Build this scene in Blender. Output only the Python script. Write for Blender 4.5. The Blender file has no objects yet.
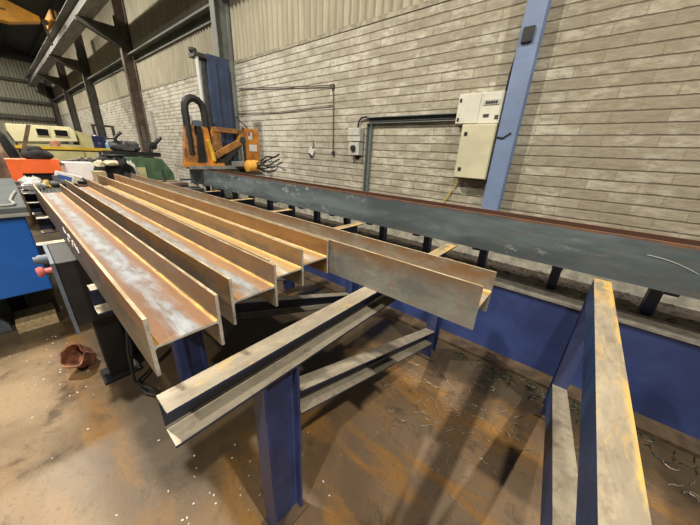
import bpy, bmesh, math, random
from mathutils import Vector, Matrix
random.seed(7)
COL = bpy.context.scene.collection
LOC = {}

# ------------------------------------------------------------------ mesh helper
class MB:
    def __init__(s): s.bm = bmesh.new()
    def box(s, x0, x1, y0, y1, z0, z1, M=None):
        v = [Vector((x, y, z)) for x in (x0, x1) for y in (y0, y1) for z in (z0, z1)]
        if M is not None: v = [M @ p for p in v]
        b = [s.bm.verts.new(p) for p in v]
        for f in ((0,1,3,2),(4,6,7,5),(0,4,5,1),(2,3,7,6),(0,2,6,4),(1,5,7,3)):
            s.bm.faces.new([b[i] for i in f])
        return s
    def prism(s, poly, fn, a, b):
        """poly: list of (p,q); fn(p,q,t) -> xyz; swept from t=a to t=b"""
        A = [s.bm.verts.new(fn(p, q, a)) for p, q in poly]
        B = [s.bm.verts.new(fn(p, q, b)) for p, q in poly]
        n = len(poly)
        for i in range(n):
            j = (i+1) % n
            s.bm.faces.new((A[i], A[j], B[j], B[i]))
        s.bm.faces.new(list(reversed(A))); s.bm.faces.new(B)
        return s
    def tube(s, pts, r, n=8, closed=False):
        pts = [Vector(p) for p in pts]; rings = []
        rr = r if isinstance(r, (list, tuple)) else [r]*len(pts)
        a = None
        for i, p in enumerate(pts):
            if closed: d = pts[(i+1) % len(pts)] - pts[i-1]
            else: d = pts[min(i+1, len(pts)-1)] - pts[max(i-1, 0)]
            d.normalize()
            if a is None:
                a = d.cross(Vector((0, 0, 1)))
                if a.length < .05: a = d.cross(Vector((0, 1, 0)))
            a = a - d*a.dot(d)
            if a.length < 1e-4: a = d.orthogonal()
            a.normalize(); b = d.cross(a)
            rings.append([s.bm.verts.new(p + rr[i]*(math.cos(2*math.pi*k/n)*a + math.sin(2*math.pi*k/n)*b)) for k in range(n)])
        m = len(rings)
        for i in range(m if closed else m-1):
            A, B = rings[i], rings[(i+1) % m]
            for k in range(n):
                s.bm.faces.new((A[k], A[(k+1) % n], B[(k+1) % n], B[k]))
        if not closed:
            s.bm.faces.new(list(reversed(rings[0]))); s.bm.faces.new(rings[-1])
        return s
    def lathe(s, prof, c, n=16, axis='z'):
        """prof: list of (radius, height)"""
        c = Vector(c); rings = []
        for r, h in prof:
            ring = []
            for k in range(n):
                a = 2*math.pi*k/n; u, w = r*math.cos(a), r*math.sin(a)
                q = {'z': (u, w, h), 'y': (u, h, w), 'x': (h, u, w)}[axis]
                ring.append(s.bm.verts.new(c + Vector(q)))
            rings.append(ring)
        for A, B in zip(rings, rings[1:]):
            for k in range(n):
                s.bm.faces.new((A[k], A[(k+1) % n], B[(k+1) % n], B[k]))
        s.bm.faces.new(list(reversed(rings[0]))); s.bm.faces.new(rings[-1])
        return s
    def blob(s, c, sx, sy, sz, seed=0, amp=.18, nu=16, nv=10, flat=True):
        rnd = random.Random(seed); c = Vector(c)
        ph = [(rnd.uniform(1.5, 5), rnd.uniform(1.5, 5), rnd.uniform(0, 6.3), rnd.uniform(0, 6.3)) for _ in range(5)]
        rings = []
        for j in range(1, nv):
            t = math.pi*j/nv; ring = []
            for i in range(nu):
                a = 2*math.pi*i/nu
                k = 1 + amp*sum(math.sin(p[0]*math.cos(a)*2+p[2])*math.cos(p[1]*t+p[3]) for p in ph)/2.2
                z = math.cos(t)
                if flat: z = max(z, -.55)
                ring.append(s.bm.verts.new(c + Vector((sx*k*math.sin(t)*math.cos(a), sy*k*math.sin(t)*math.sin(a), sz*(k if z > 0 else 1)*z))))
            rings.append(ring)
        for A, B in zip(rings, rings[1:]):
            for i in range(nu):
                s.bm.faces.new((A[i], B[i], B[(i+1) % nu], A[(i+1) % nu]))
        s.bm.faces.new(rings[0]); s.bm.faces.new(list(reversed(rings[-1])))
        return s
    def build(s, name, mat, parent=None, origin=None, bevel=0, smooth=False):
        bm = s.bm
        bmesh.ops.recalc_face_normals(bm, faces=bm.faces)
        if parent is not None:
            r = parent
            while r.parent is not None: r = r.parent
            off = LOC[r.name]
        else:
            if origin is None:
                xs = [v.co for v in bm.verts]
                origin = (sum(v.x for v in xs)/len(xs), sum(v.y for v in xs)/len(xs), min(v.z for v in xs))
            off = Vector(origin)
        bmesh.ops.translate(bm, verts=bm.verts, vec=-off)
        me = bpy.data.meshes.new(name)
        bm.to_mesh(me); bm.free()
        me.materials.append(mat)
        if smooth:
            me.shade_smooth()
            try: me.set_sharp_from_angle(angle=math.radians(40))
            except Exception: pass
        o = bpy.data.objects.new(name, me); COL.objects.link(o)
        if parent is not None: o.parent = parent
        else:
            o.location = off; LOC[o.name] = off.copy()
        if bevel:
            b = o.modifiers.new('bevel', 'BEVEL'); b.width = bevel; b.segments = 2; b.limit_method = 'ANGLE'
        return o

def tag(o, label, cat, group=None):
    o['label'] = label; o['category'] = cat
    if group: o['group'] = group
    return o
def thing(name, loc, label, cat, group=None):
    o = bpy.data.objects.new(name, None); COL.objects.link(o)
    o.location = loc; o.empty_display_size = .1
    LOC[o.name] = Vector(loc)
    return tag(o, label, cat, group)
def struct(o): o['kind'] = 'structure'; return o
def stuff(o): o['kind'] = 'stuff'; return o
def copy_tree(o, parent=None):
    c = o.copy(); COL.objects.link(c)
    if parent is not None: c.parent = parent
    for ch in o.children: copy_tree(ch, c)
    return c

def ibeam(w, h, tf, tw, r=0.0, seg=3):
    """I section polygon (p across the flange, q along the depth), centred"""
    W, Hh, t = w/2, h/2, tw/2
    def fil(cx, cy, a0, a1):
        return [(cx+r*math.cos(math.radians(a0+(a1-a0)*k/seg)), cy+r*math.sin(math.radians(a0+(a1-a0)*k/seg))) for k in range(seg+1)] if r else [(cx, cy)]
    p = [(-W, -Hh), (W, -Hh), (W, -Hh+tf)]
    p += fil(t+r, -Hh+tf+r, 270, 180)
    p += fil(t+r, Hh-tf-r, 180, 90)
    p += [(W, Hh-tf), (W, Hh), (-W, Hh), (-W, Hh-tf)]
    p += fil(-t-r, Hh-tf-r, 90, 0)
    p += fil(-t-r, -Hh+tf+r, 0, -90)
    p += [(-W, -Hh+tf)]
    return p

def channel(w, h, tf, tw):
    """channel polygon: web at -p, open towards +p"""
    W, Hh = w/2, h/2
    return [(-W, -Hh), (W, -Hh), (W, -Hh+tf*.8), (-W+tw+.008, -Hh+tf*1.2), (-W+tw, -Hh+tf*1.2+.008),
            (-W+tw, Hh-tf*1.2-.008), (-W+tw+.008, Hh-tf*1.2), (W, Hh-tf*.8), (W, Hh), (-W, Hh)]

# ------------------------------------------------------------------ material helper
class NT:
    def __init__(s, name, rough=.6, metal=0., spec=.5):
        s.m = bpy.data.materials.new(name); s.m.use_nodes = True
        s.t = s.m.node_tree; s.b = s.t.nodes['Principled BSDF']
        s.b.inputs['Roughness'].default_value = rough; s.b.inputs['Metallic'].default_value = metal
        s.b.inputs['Specular IOR Level'].default_value = spec
        s.co = s.t.nodes.new('ShaderNodeTexCoord').outputs['Object']
    def n(s, ty, **kw):
        nd = s.t.nodes.new(ty)
        for k, v in kw.items(): setattr(nd, k, v)
        return nd
    def l(s, a, b): s.t.links.new(a, b)
    def _in(s, sock, v):
        if isinstance(v, (int, float)): sock.default_value = v
        elif isinstance(v, tuple): sock.default_value = (*v, 1) if len(v) == 3 and sock.type == 'RGBA' else v
        else: s.l(v, sock)
    def math(s, op, a, b=0., c=None):
        nd = s.n('ShaderNodeMath', operation=op); s._in(nd.inputs[0], a); s._in(nd.inputs[1], b)
        if c is not None: s._in(nd.inputs[2], c)
        return nd.outputs[0]
    def mapco(s, scale=(1, 1, 1), loc=(0, 0, 0), vec=None):
        nd = s.n('ShaderNodeMapping'); s.l(vec or s.co, nd.inputs[0])
        nd.inputs['Scale'].default_value = scale; nd.inputs['Location'].default_value = loc
        return nd.outputs[0]
    def noise(s, scale, detail=4, rough=.6, stretch=(1, 1, 1), loc=(0, 0, 0), dist=0.):
        nd = s.n('ShaderNodeTexNoise'); s.l(s.mapco(stretch, loc), nd.inputs['Vector'])
        nd.inputs['Scale'].default_value = scale; nd.inputs['Detail'].default_value = detail
        nd.inputs['Roughness'].default_value = rough; nd.inputs['Distortion'].default_value = dist
        return nd.outputs['Fac']
    def ramp(s, f, a, b):
        """smooth 0..1 between a and b"""
        nd = s.n('ShaderNodeMapRange'); nd.interpolation_type = 'SMOOTHSTEP'
        s._in(nd.inputs[0], f); nd.inputs[1].default_value = a; nd.inputs[2].default_value = b
        return nd.outputs[0]
    def mix(s, f, a, b):
        nd = s.n('ShaderNodeMix', data_type='RGBA'); s._in(nd.inputs[0], f); s._in(nd.inputs[6], a); s._in(nd.inputs[7], b)
        return nd.outputs[2]
    def sep(s, v):
        nd = s.n('ShaderNodeSeparateXYZ'); s.l(v, nd.inputs[0]); return nd.outputs
    def normal(s):
        g = s.n('ShaderNodeNewGeometry'); return s.sep(g.outputs['Normal'])
    def color(s, c): s._in(s.b.inputs['Base Color'], c)
    def rough(s, c): s._in(s.b.inputs['Roughness'], c)
    def metal(s, c): s._in(s.b.inputs['Metallic'], c)
    def bump(s, h, strength=.3, dist=.01):
        nd = s.n('ShaderNodeBump'); s._in(nd.inputs['Height'], h)
        nd.inputs['Strength'].default_value = strength; nd.inputs['Distance'].default_value = dist
        s.l(nd.outputs[0], s.b.inputs['Normal'])

def simple(name, col, rough=.6, metal=0., var=.25, scale=6., dirt=None, stretch=(1, 1, 1), spec=.5):
    t = NT(name, rough, metal, spec)
    f = t.noise(scale, 5, .65, stretch)
    d = dirt or tuple(c*(1-var) for c in col)
    hi = tuple(min(1, c*(1+var*.5)) for c in col)
    t.color(t.mix(t.ramp(f, .35, .68), d, hi))
    t.rough(t.math('MULTIPLY_ADD', f, .25, rough-.12))
    return t.m

# rolled steel H sections: local y across, z up, x along
def mill_steel(name, web_mid, web_side, flange, rust, seed=0.):
    t = NT(name, .45, .25)
    nx, ny, nz = t.normal(); x, y, z = t.sep(t.co)
    n1 = t.noise(3.2, 6, .65, (.45, 3, 3), (seed, 0, 0), .4)
    n2 = t.noise(26, 5, .7, (.35, 1, 1), (seed, 1, 0))
    n3 = t.noise(1.3, 4, .6, (1, 2, 2), (0, seed, 3))
    # web: a blue grey strip of mill scale between rust brown margins, gold roots of rust and painted-in reflection
    ay = t.math('ABSOLUTE', t.math('ADD', y, t.math('MULTIPLY_ADD', n1, .12, -.06)))
    mid = t.math('MULTIPLY', t.ramp(ay, .056, .016), t.ramp(n2, .25, .5))
    mid = t.math('MULTIPLY', mid, t.ramp(n3, .22, .46))
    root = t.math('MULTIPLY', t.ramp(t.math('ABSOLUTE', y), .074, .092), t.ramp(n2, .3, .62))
    web = t.mix(t.ramp(n1, .35, .7), web_side, tuple(c*1.35 for c in web_side))
    web = t.mix(t.math('MULTIPLY', t.ramp(n2, .5, .7), .5), web, rust)
    web = t.mix(mid, web, t.mix(t.ramp(n2, .35, .65), tuple(c*.7 for c in web_mid), tuple(c*1.2 for c in web_mid)))
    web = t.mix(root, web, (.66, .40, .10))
    # flanges
    n4 = t.noise(5.5, 6, .7, (1, 1, 1.6), (seed, 2, 5), .6)
    fl = t.mix(t.ramp(t.math('MULTIPLY_ADD', n4, .75, t.math('MULTIPLY', n1, .25)), .38, .64), tuple(c*.72 for c in flange), tuple(c*1.2 for c in flange))
    rz = t.ramp(t.math('ADD', z, t.math('MULTIPLY_ADD', n1, .16, -.08)), .1, .2)
    fl = t.mix(t.math('MULTIPLY', t.math('MULTIPLY', t.ramp(n2, .5, .66), t.ramp(n4, .45, .62)), .75), fl, rust)
    fl = t.mix(t.math('MULTIPLY', t.math('MULTIPLY', rz, t.ramp(n2, .25, .55)), .88), fl, rust)
    isweb = t.math('GREATER_THAN', nz, .35)
    c = t.mix(isweb, fl, web)
    # sawn ends are cleaner metal; flange tips painted paler as lit top edges
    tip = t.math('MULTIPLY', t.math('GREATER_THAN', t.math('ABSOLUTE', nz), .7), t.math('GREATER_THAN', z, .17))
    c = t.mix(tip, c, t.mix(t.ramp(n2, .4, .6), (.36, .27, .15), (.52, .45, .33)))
    end = t.math('GREATER_THAN', t.math('ABSOLUTE', nx), .7)
    c = t.mix(end, c, t.mix(t.ramp(n2, .35, .65), (.36, .34, .30), (.55, .53, .48)))
    t.color(c)
    t.rough(t.math('MULTIPLY_ADD', n2, .3, .33))
    t.bump(n2, .12, .004)
    return t.m
M = {}
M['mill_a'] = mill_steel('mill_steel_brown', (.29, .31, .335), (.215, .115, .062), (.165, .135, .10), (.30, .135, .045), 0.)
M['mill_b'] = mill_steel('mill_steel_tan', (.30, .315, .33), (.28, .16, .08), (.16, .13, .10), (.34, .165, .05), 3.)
M['mill_c'] = mill_steel('mill_steel_gold', (.52, .46, .36), (.42, .265, .11), (.165, .135, .10), (.42, .22, .06), 7.)  # golden web: lamp glare painted into the steel colour
M['mill_d'] = mill_steel('mill_steel_rusty', (.50, .44, .36), (.36, .22, .10), (.25, .145, .055), (.34, .17, .05), 11.)  # web brightened too, with specular light put into its colour
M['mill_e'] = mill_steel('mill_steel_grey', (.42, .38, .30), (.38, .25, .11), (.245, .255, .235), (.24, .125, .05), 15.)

def big_beam():
    t = NT('mill_scale_blue_grey', .42, .3)
    nx, ny, nz = t.normal(); x, y, z = t.sep(t.co)
    n1 = t.noise(2.2, 6, .65, (.35, 2, 2), dist=.5); n2 = t.noise(18, 5, .7, (.5, 1, 1)); n3 = t.noise(.9, 3, .6, (1, 1, 2))
    c = t.mix(t.ramp(n1, .35, .65), (.095, .125, .142), (.20, .25, .275))
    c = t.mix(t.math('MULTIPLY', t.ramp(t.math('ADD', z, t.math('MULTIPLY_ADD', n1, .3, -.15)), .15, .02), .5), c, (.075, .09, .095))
    c = t.mix(t.math('MULTIPLY', t.ramp(n2, .52, .66), .45), c, (.17, .14, .11))
    flake = t.math('MULTIPLY', t.ramp(n2, .55, .62), t.ramp(n3, .48, .62))
    c = t.mix(flake, c, (.40, .44, .44))
    rz = t.ramp(t.math('ADD', z, t.math('MULTIPLY_ADD', n2, .05, -.025)), .285, .305)
    c = t.mix(rz, c, t.mix(t.ramp(n2, .4, .6), (.15, .075, .05), (.23, .12, .075)))
    tip = t.math('MULTIPLY', t.math('GREATER_THAN', nz, .6), t.math('GREATER_THAN', z, .3))
    c = t.mix(tip, c, (.30, .17, .11))
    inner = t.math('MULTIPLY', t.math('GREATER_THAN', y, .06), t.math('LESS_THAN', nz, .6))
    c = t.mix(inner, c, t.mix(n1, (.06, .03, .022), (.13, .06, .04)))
    t.color(c); t.rough(t.math('MULTIPLY_ADD', n1, .3, .3)); t.bump(n2, .1, .004)
    return t.m
M['big'] = big_beam()

def painted_steel(name, blue, dust, gold_amt, gold_side=False):
    t = NT(name, .45, .0)
    nx, ny, nz = t.normal(); x, y, z = t.sep(t.co)
    n1 = t.noise(5, 5, .65, (3, .8, 3)); n2 = t.noise(30, 5, .7, (1, .5, 1)); n3 = t.noise(2.6, 4, .6)
    c = t.mix(t.ramp(n3, .35, .65), tuple(b*.7 for b in blue), tuple(b*1.25 for b in blue))
    c = t.mix(t.math('MULTIPLY', t.ramp(n2, .6, .72), .5), c, (.12, .10, .09))
    d = t.mix(t.ramp(n1, .35, .7), tuple(b*.75 for b in dust), tuple(b*1.15 for b in dust))
    d = t.mix(t.math('MULTIPLY', t.ramp(n2, .5, .68), .45), d, (.16, .12, .09))
    g = t.math('MULTIPLY', t.ramp(t.noise(7, 4, .6, (4, 1, 1), (2, 0, 0), .8), .54, .66), gold_amt)
    if gold_side: g = t.math('MAXIMUM', g, t.math('MULTIPLY', t.ramp(t.math('ADD', x, t.math('MULTIPLY_ADD', n3, .06, -.03)), .012, .04), t.ramp(n1, .38, .55)))
    g = t.math('MAXIMUM', g, t.math('MULTIPLY', t.ramp(y, .5, .95), t.ramp(t.math('MULTIPLY_ADD', n2, .5, t.math('MULTIPLY', n1, .5)), .42, .56)))
    top = t.math('GREATER_THAN', z, 1.06)
    d = t.mix(t.math('MULTIPLY', g, top), d, (.72, .46, .12))  # gold patches on arm tops, densest at the far end
    up = t.math('GREATER_THAN', nz, .5)
    c = t.mix(up, c, d); t.color(c)
    t.rough(t.math('MULTIPLY_ADD', n2, .25, .33))
    t.metal(t.math('MULTIPLY', up, .25))
    t.bump(n2, .08, .003)
    return t.m
M['support'] = painted_steel('dark_blue_paint_worn_top', (.018, .027, .072), (.37, .325, .25), .35)
M['support_gold'] = painted_steel('dark_blue_paint_gold_top', (.024, .050, .125), (.42, .36, .27), .3, True)
M['post'] = simple('deep_blue_post_paint', (.030, .046, .145), .4, 0, .35, 5)

def brick():
    t = NT('long_concrete_bricks', .9, 0, .25)
    x, y, z = t.sep(t.co)
    cmb = t.n('ShaderNodeCombineXYZ'); wob = t.math('MULTIPLY_ADD', t.noise(2.5, 3, .5), .012, -.006)
    t.l(x, cmb.inputs[0]); t._in(cmb.inputs[1], t.math('ADD', z, wob))
    br = t.n('ShaderNodeTexBrick', offset=.5); t.l(cmb.outputs[0], br.inputs['Vector'])
    for k, v in (('Scale', 1.), ('Mortar Size', .013), ('Mortar Smooth', .8), ('Bias', 0.), ('Brick Width', .44), ('Row Height', .1155)):
        br.inputs[k].default_value = v
    br.inputs['Color1'].default_value = (.0, .0, .0, 1); br.inputs['Color2'].default_value = (1, 1, 1, 1); br.inputs['Mortar'].default_value = (.5, .5, .5, 1)
    rnd = t.sep(br.outputs['Color'])[0]
    n1 = t.noise(14, 6, .72, (.6, 1, 1.6)); n2 = t.noise(.55, 4, .6); n3 = t.noise(60, 4, .7); n4 = t.noise(4.5, 5, .65, (.7, 1, 1.2), (5, 0, 2))
    a = t.mix(rnd, (.36, .33, .255), (.46, .42, .33))
    a = t.mix(t.ramp(n1, .32, .66), t.mix(.45, a, (.19, .165, .12)), a)
    wash = t.math('MULTIPLY', t.ramp(t.math('MULTIPLY_ADD', rnd, .12, n4), .5, .74), t.ramp(n1, .36, .58))
    a = t.mix(t.math('MULTIPLY', wash, .6), a, (.70, .68, .585))
    a = t.mix(t.math('MULTIPLY', t.ramp(n2, .5, .72), .35), a, (.20, .165, .115))
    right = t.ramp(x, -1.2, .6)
    a = t.mix(t.math('MULTIPLY', right, .4), a, (.22, .18, .125))  # right end browner: dimmer lighting painted into the brick colour
    lit_wash = t.ramp(x, -1.5, -8.)
    a = t.mix(t.math('MULTIPLY', t.math('MULTIPLY', lit_wash, t.ramp(n4, .3, .55)), .62), a, (.72, .71, .65))  # left end whiter: white paint plus brighter light put into the colour
    # grubby vertical joints, bed joints raked out and dark
    a = t.mix(t.math('MULTIPLY', br.outputs['Fac'], .52), a, (.215, .185, .135))
    zz = t.math('FRACT', t.math('DIVIDE', t.math('ADD', z, wob), .1155))
    edge = t.math('ABSOLUTE', t.math('SUBTRACT', zz, t.math('ROUND', zz)))
    bed = t.ramp(t.math('ADD', edge, t.math('MULTIPLY_ADD', n1, .14, -.07)), .10, .03)
    a = t.mix(t.math('MULTIPLY', bed, .62), a, (.15, .127, .092))
    t.color(a)
    h = t.math('ADD', t.math('MULTIPLY', n1, .7), t.math('MULTIPLY', n3, .3))
    h = t.math('SUBTRACT', h, t.math('MULTIPLY', bed, 1.3))
    t.bump(h, .55, .02)
    return t.m
M['brick'] = brick()

WY_ = 4.3
def cladding(name, base, dark, valley=None):
    t = NT(name, .75, 0, .3)
    n1 = t.noise(3, 5, .65, (2.5, 2.5, .25)); n2 = t.noise(.35, 3, .5); n3 = t.noise(22, 4, .7)
    c = t.mix(t.ramp(n1, .35, .7), dark, base)
    c = t.mix(t.math('MULTIPLY', t.ramp(n2, .45, .7), .3), c, tuple(b*.6 for b in base))
    x, y, z = t.sep(t.co)
    if valley: c = t.mix(t.math('MULTIPLY', t.ramp(y, valley[0], valley[1]), t.math('MULTIPLY_ADD', n1, .6, .25)), c, tuple(b*.42 for b in base))  # valleys darker: grime and rib shade put into the colour
    t.color(c); t.bump(n3, .15, .005)
    return t.m
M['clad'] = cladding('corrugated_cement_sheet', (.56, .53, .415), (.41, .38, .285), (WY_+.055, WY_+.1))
M['clad_end'] = cladding('end_wall_sheet', (.40, .40, .32), (.29, .285, .23))

def floor_mat():
    t = NT('dirty_workshop_concrete', .6, 0, .4)
    n1 = t.noise(.9, 5, .6, dist=.6); n2 = t.noise(4.5, 6, .7, dist=.4); n3 = t.noise(40, 5, .75); n4 = t.noise(.5, 3, .5, loc=(4, 2, 0)); n5 = t.noise(110, 2, .5)
    n6 = t.noise(1.5, 4, .6, (1, 3.5, 1), (9, 1, 0), .5)
    x, y, z = t.sep(t.co)
    c = t.mix(t.ramp(n1, .36, .64), (.095, .060, .032), (.185, .115, .056))
    c = t.mix(t.math('MULTIPLY', t.ramp(n4, .45, .62), .5), c, (.20, .15, .11))
    c = t.mix(t.math('MULTIPLY', t.ramp(n6, .46, .64), .75), c, (.27, .135, .032))
    pale = t.math('MULTIPLY', t.ramp(t.math('ADD', y, t.math('MULTIPLY_ADD', n2, .5, -.25)), 0, -.3), .75)
    c = t.mix(pale, c, t.mix(t.ramp(n1, .35, .6), (.25, .18, .11), (.40, .30, .185)))
    # oily dirt plus painted-in shade along the conveyor foot, under beams and cabinet
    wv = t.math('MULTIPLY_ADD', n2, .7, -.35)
    oil_shade1 = t.math('MULTIPLY', t.ramp(t.math('ADD', y, wv), 1.85, 2.15), t.ramp(y, 4.2, 3.9))
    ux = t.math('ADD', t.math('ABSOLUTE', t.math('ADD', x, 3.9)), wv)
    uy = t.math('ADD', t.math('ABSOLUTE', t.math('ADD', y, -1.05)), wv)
    oil_shade2 = t.math('MULTIPLY', t.ramp(ux, 3.0, 2.45), t.ramp(uy, 1.25, .8))
    oil_shade3 = t.math('MULTIPLY', t.ramp(t.math('ADD', x, wv), -3.1, -3.7), t.ramp(t.math('ADD', y, wv), 2.2, 1.8))
    oil_shade = t.math('MAXIMUM', t.math('MAXIMUM', oil_shade1, oil_shade2), oil_shade3)
    c = t.mix(t.math('MULTIPLY', oil_shade, .85), c, t.mix(n1, (.022, .020, .012), (.06, .045, .026)))
    c = t.mix(t.math('MULTIPLY', t.ramp(n2, .52, .72), .7), c, (.038, .028, .020))
    c = t.mix(t.math('MULTIPLY', t.ramp(n3, .52, .72), .5), c, (.05, .038, .026))
    c = t.mix(t.math('MULTIPLY', t.ramp(n5, .7, .75), .4), c, (.42, .37, .30))
    t.color(c)
    t.rough(t.math('MULTIPLY_ADD', t.ramp(n1, .3, .7), .35, .28))
    t.bump(t.math('ADD', t.math('MULTIPLY', n3, .6), n2), .3, .012)
    return t.m
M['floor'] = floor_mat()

M['roof'] = simple('dark_roof_sheet', (.050, .060, .072), .8, 0, .3, 2)
M['col_blue'] = simple('light_blue_column_paint', (.18, .245, .40), .45, 0, .12, 3)
M['col_grey'] = simple('grey_green_column_paint', (.17, .185, .17), .55, 0, .25, 3)
M['col_brown'] = simple('brown_rusted_column', (.16, .12, .09), .65, 0, .45, 3)
M['col_dark'] = simple('dark_column_paint', (.085, .078, .068), .65, 0, .35, 3)
M['mortar'] = simple('crumbling_mortar', (.33, .30, .23), .9, 0, .4, 12)
M['rail'] = simple('dark_sheeting_rail_paint', (.13, .14, .125), .6, 0, .3, 4)
M['girder'] = simple('grey_runway_paint', (.23, .225, .21), .55, 0, .35, 3, stretch=(.3, 2, 2))
M['crane'] = simple('amber_crane_paint', (.75, .36, .03), .5, 0, .25, 1.5)
M['frame_plate'] = simple('royal_blue_plate', (.033, .056, .185), .5, 0, .35, 1.8)
M['dusty_flange'] = simple('dusty_grey_flange', (.25, .235, .205), .7, .1, .35, 12)
M['skirt'] = simple('oil_brown_skirt', (.085, .055, .03), .6, 0, .5, 6)
M['deck'] = simple('oily_deck_with_swarf', (.06, .046, .036), .75, 0, .6, 22)
M['pale_rail'] = simple('pale_grey_rail', (.52, .50, .42), .6, 0, .35, 9)
M['stub'] = simple('navy_stub_paint', (.035, .05, .12), .5, 0, .3, 6)
M['black'] = simple('black_paint', (.014, .014, .016), .5, 0, .3, 6)
M['dark_grey'] = simple('dark_grey_metal', (.055, .055, .055), .5, .2, .3, 8)
M['rubber'] = simple('black_rubber', (.018, .018, .018), .6, 0, .3, 15)
M['mast_blue'] = simple('navy_mast_paint', (.042, .066, .135), .42, 0, .25, 3)
M['mast_grey'] = simple('mast_slide_grey', (.13, .14, .15), .4, .4, .3, 6)
M['chrome'] = simple('bright_rod', (.72, .74, .76), .3, .2, .05, 6)
M['orange'] = simple('orange_machine_paint', (.66, .27, .035), .5, 0, .15, 4, dirt=(.38, .15, .03))
M['orange_grime'] = simple('grimy_orange_paint', (.46, .20, .045), .6, 0, .2, 9, dirt=(.15, .08, .035))
M['yellow'] = simple('yellow_paint', (.80, .52, .05), .5, 0, .25, 6)
M['rag_yellow'] = simple('dirty_yellow_cloth', (.62, .42, .12), .9, 0, .4, 14)
M['amber'] = simple('amber_motor_paint', (.85, .42, .07), .45, 0, .15, 6)
M['carriage'] = simple('carriage_grey', (.30, .31, .30), .5, .2, .3, 8)
M['sticker'] = simple('white_sticker', (.75, .74, .70), .5, 0, .1, 20)
M['sticker_red'] = simple('purple_red_print', (.30, .07, .14), .5, 0, .1, 20)
M['box_white'] = simple('cream_white_enclosure', (.66, .65, .56), .5, 0, .08, 4)
M['box_beige'] = simple('beige_enclosure', (.60, .565, .40), .5, 0, .12, 3)
M['switch_grey'] = simple('pale_grey_switch', (.50, .50, .45), .5, 0, .1, 8)
M['tray'] = simple('galvanised_tray', (.22, .25, .245), .45, .3, .25, 14)
M['conduit'] = simple('dark_conduit', (.10, .085, .065), .6, .1, .25, 8)
M['cable_yellow'] = simple('yellow_cable', (.70, .52, .08), .5, 0, .1, 8)
M['cab_blue'] = simple('bright_blue_cabinet', (.010, .12, .50), .42, 0, .10, 2)
M['cab_grey'] = simple('cabinet_grey_top', (.12, .135, .14), .85, 0, .15, 4, spec=.1)
M['cab_rim'] = simple('pale_lid_rim', (.36, .365, .34), .75, 0, .2, 8, spec=.2)
M['panel_grey'] = simple('blue_grey_panel', (.13, .16, .20), .5, .1, .25, 6)
M['red'] = simple('red_button', (.55, .14, .13), .4, 0, .15, 10)
M['orange_red'] = simple('orange_red_paint', (.86, .145, .03), .5, 0, .10, 4)
M['clear'] = simple('crumpled_plastic', (.62, .62, .60), .25, 0, .3, 16)
M['card'] = simple('brown_card', (.46, .37, .22), .8, 0, .2, 9)
M['white'] = simple('white_card', (.80, .79, .80), .6, 0, .08, 5)
M['blue_print'] = simple('blue_print', (.06, .13, .42), .5, 0, .2, 9)
M['cloth_black'] = simple('black_cloth', (.018, .019, .022), .9, 0, .4, 10)
M['cloth_cream'] = simple('cream_cloth', (.62, .57, .42), .9, 0, .2, 9)
M['cloth_grey'] = simple('pale_grey_cloth', (.48, .50, .46), .9, 0, .3, 9)
M['cloth_pink'] = simple('salmon_cloth', (.62, .30, .20), .9, 0, .3, 9)
M['green'] = simple('machine_green', (.085, .155, .085), .5, 0, .35, 5)
M['cream'] = simple('cream_cabin_paint', (.78, .73, .46), .5, 0, .10, 1.5)
M['cream_dark'] = simple('dull_yellow_panel', (.52, .48, .24), .6, 0, .15, 2)
M['glass'] = simple('dark_window_glass', (.012, .013, .016), .08, 0, .2, 2)
M['timber'] = simple('tan_timber', (.44, .32, .17), .8, 0, .3, 6, stretch=(1, 6, 6))
M['timber_dark'] = simple('old_brown_timber', (.20, .12, .075), .8, 0, .35, 6)
M['pipe'] = simple('grey_pipe', (.22, .20, .18), .5, .2, .3, 6)
M['drum'] = simple('dark_blue_drum', (.022, .030, .095), .4, 0, .2, 5)
M['sky_blue'] = simple('light_blue_plastic', (.22, .48, .72), .4, 0, .1, 5)
M['rust_pot'] = simple('rusty_red_pot', (.30, .13, .075), .8, 0, .5, 18)
M['swarf'] = simple('bright_swarf', (.36, .31, .24), .4, .3, .4, 20)
M['swarf_dark'] = simple('dark_oily_swarf', (.045, .05, .03), .5, .2, .5, 20)
M['chalk'] = simple('white_paint_marker', (.72, .71, .66), .8, 0, .1, 20)
M['hole'] = M['black']

# ------------------------------------------------------------------ the setting
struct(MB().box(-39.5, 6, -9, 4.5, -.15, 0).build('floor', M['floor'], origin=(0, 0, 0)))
WY = 4.3
struct(MB().box(-38.2, 6, WY, WY+.22, 0, 3.73).build('wall_back', M['brick'], origin=(0, 0, 0)))

def corrugated(along, a0, a1, z0, z1, base, depth, period=.165, rows=1):
    m = MB(); n = int((a1-a0)/period*8); v = []
    for i in range(n+1):
        a = a0 + (a1-a0)*i/n; d = base + depth*math.sin(2*math.pi*(a-a0)/period)
        p = (lambda z: (a, d, z)) if along == 'x' else (lambda z: (d, a, z))
        q = (lambda z: (a, d+.012, z)) if along == 'x' else (lambda z: (d-.012, a, z))
        v.append([m.bm.verts.new(f(z)) for f in (p, q) for z in (z0, z1)])
    for A, B in zip(v, v[1:]):
        m.bm.faces.new((A[0], B[0], B[1], A[1])); m.bm.faces.new((A[2], A[3], B[3], B[2]))
        m.bm.faces.new((A[1], B[1], B[3], A[3])); m.bm.faces.new((A[0], A[2], B[2], B[0]))
    m.bm.faces.new((v[0][0], v[0][1], v[0][3], v[0][2])); m.bm.faces.new((v[-1][0], v[-1][2], v[-1][3], v[-1][1]))
    return m
w = corrugated('x', -38, 6, 3.735, 8.1, WY+.06, .042).build('wall_upper', M['clad'], origin=(0, 0, 0), smooth=True); struct(w)
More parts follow.
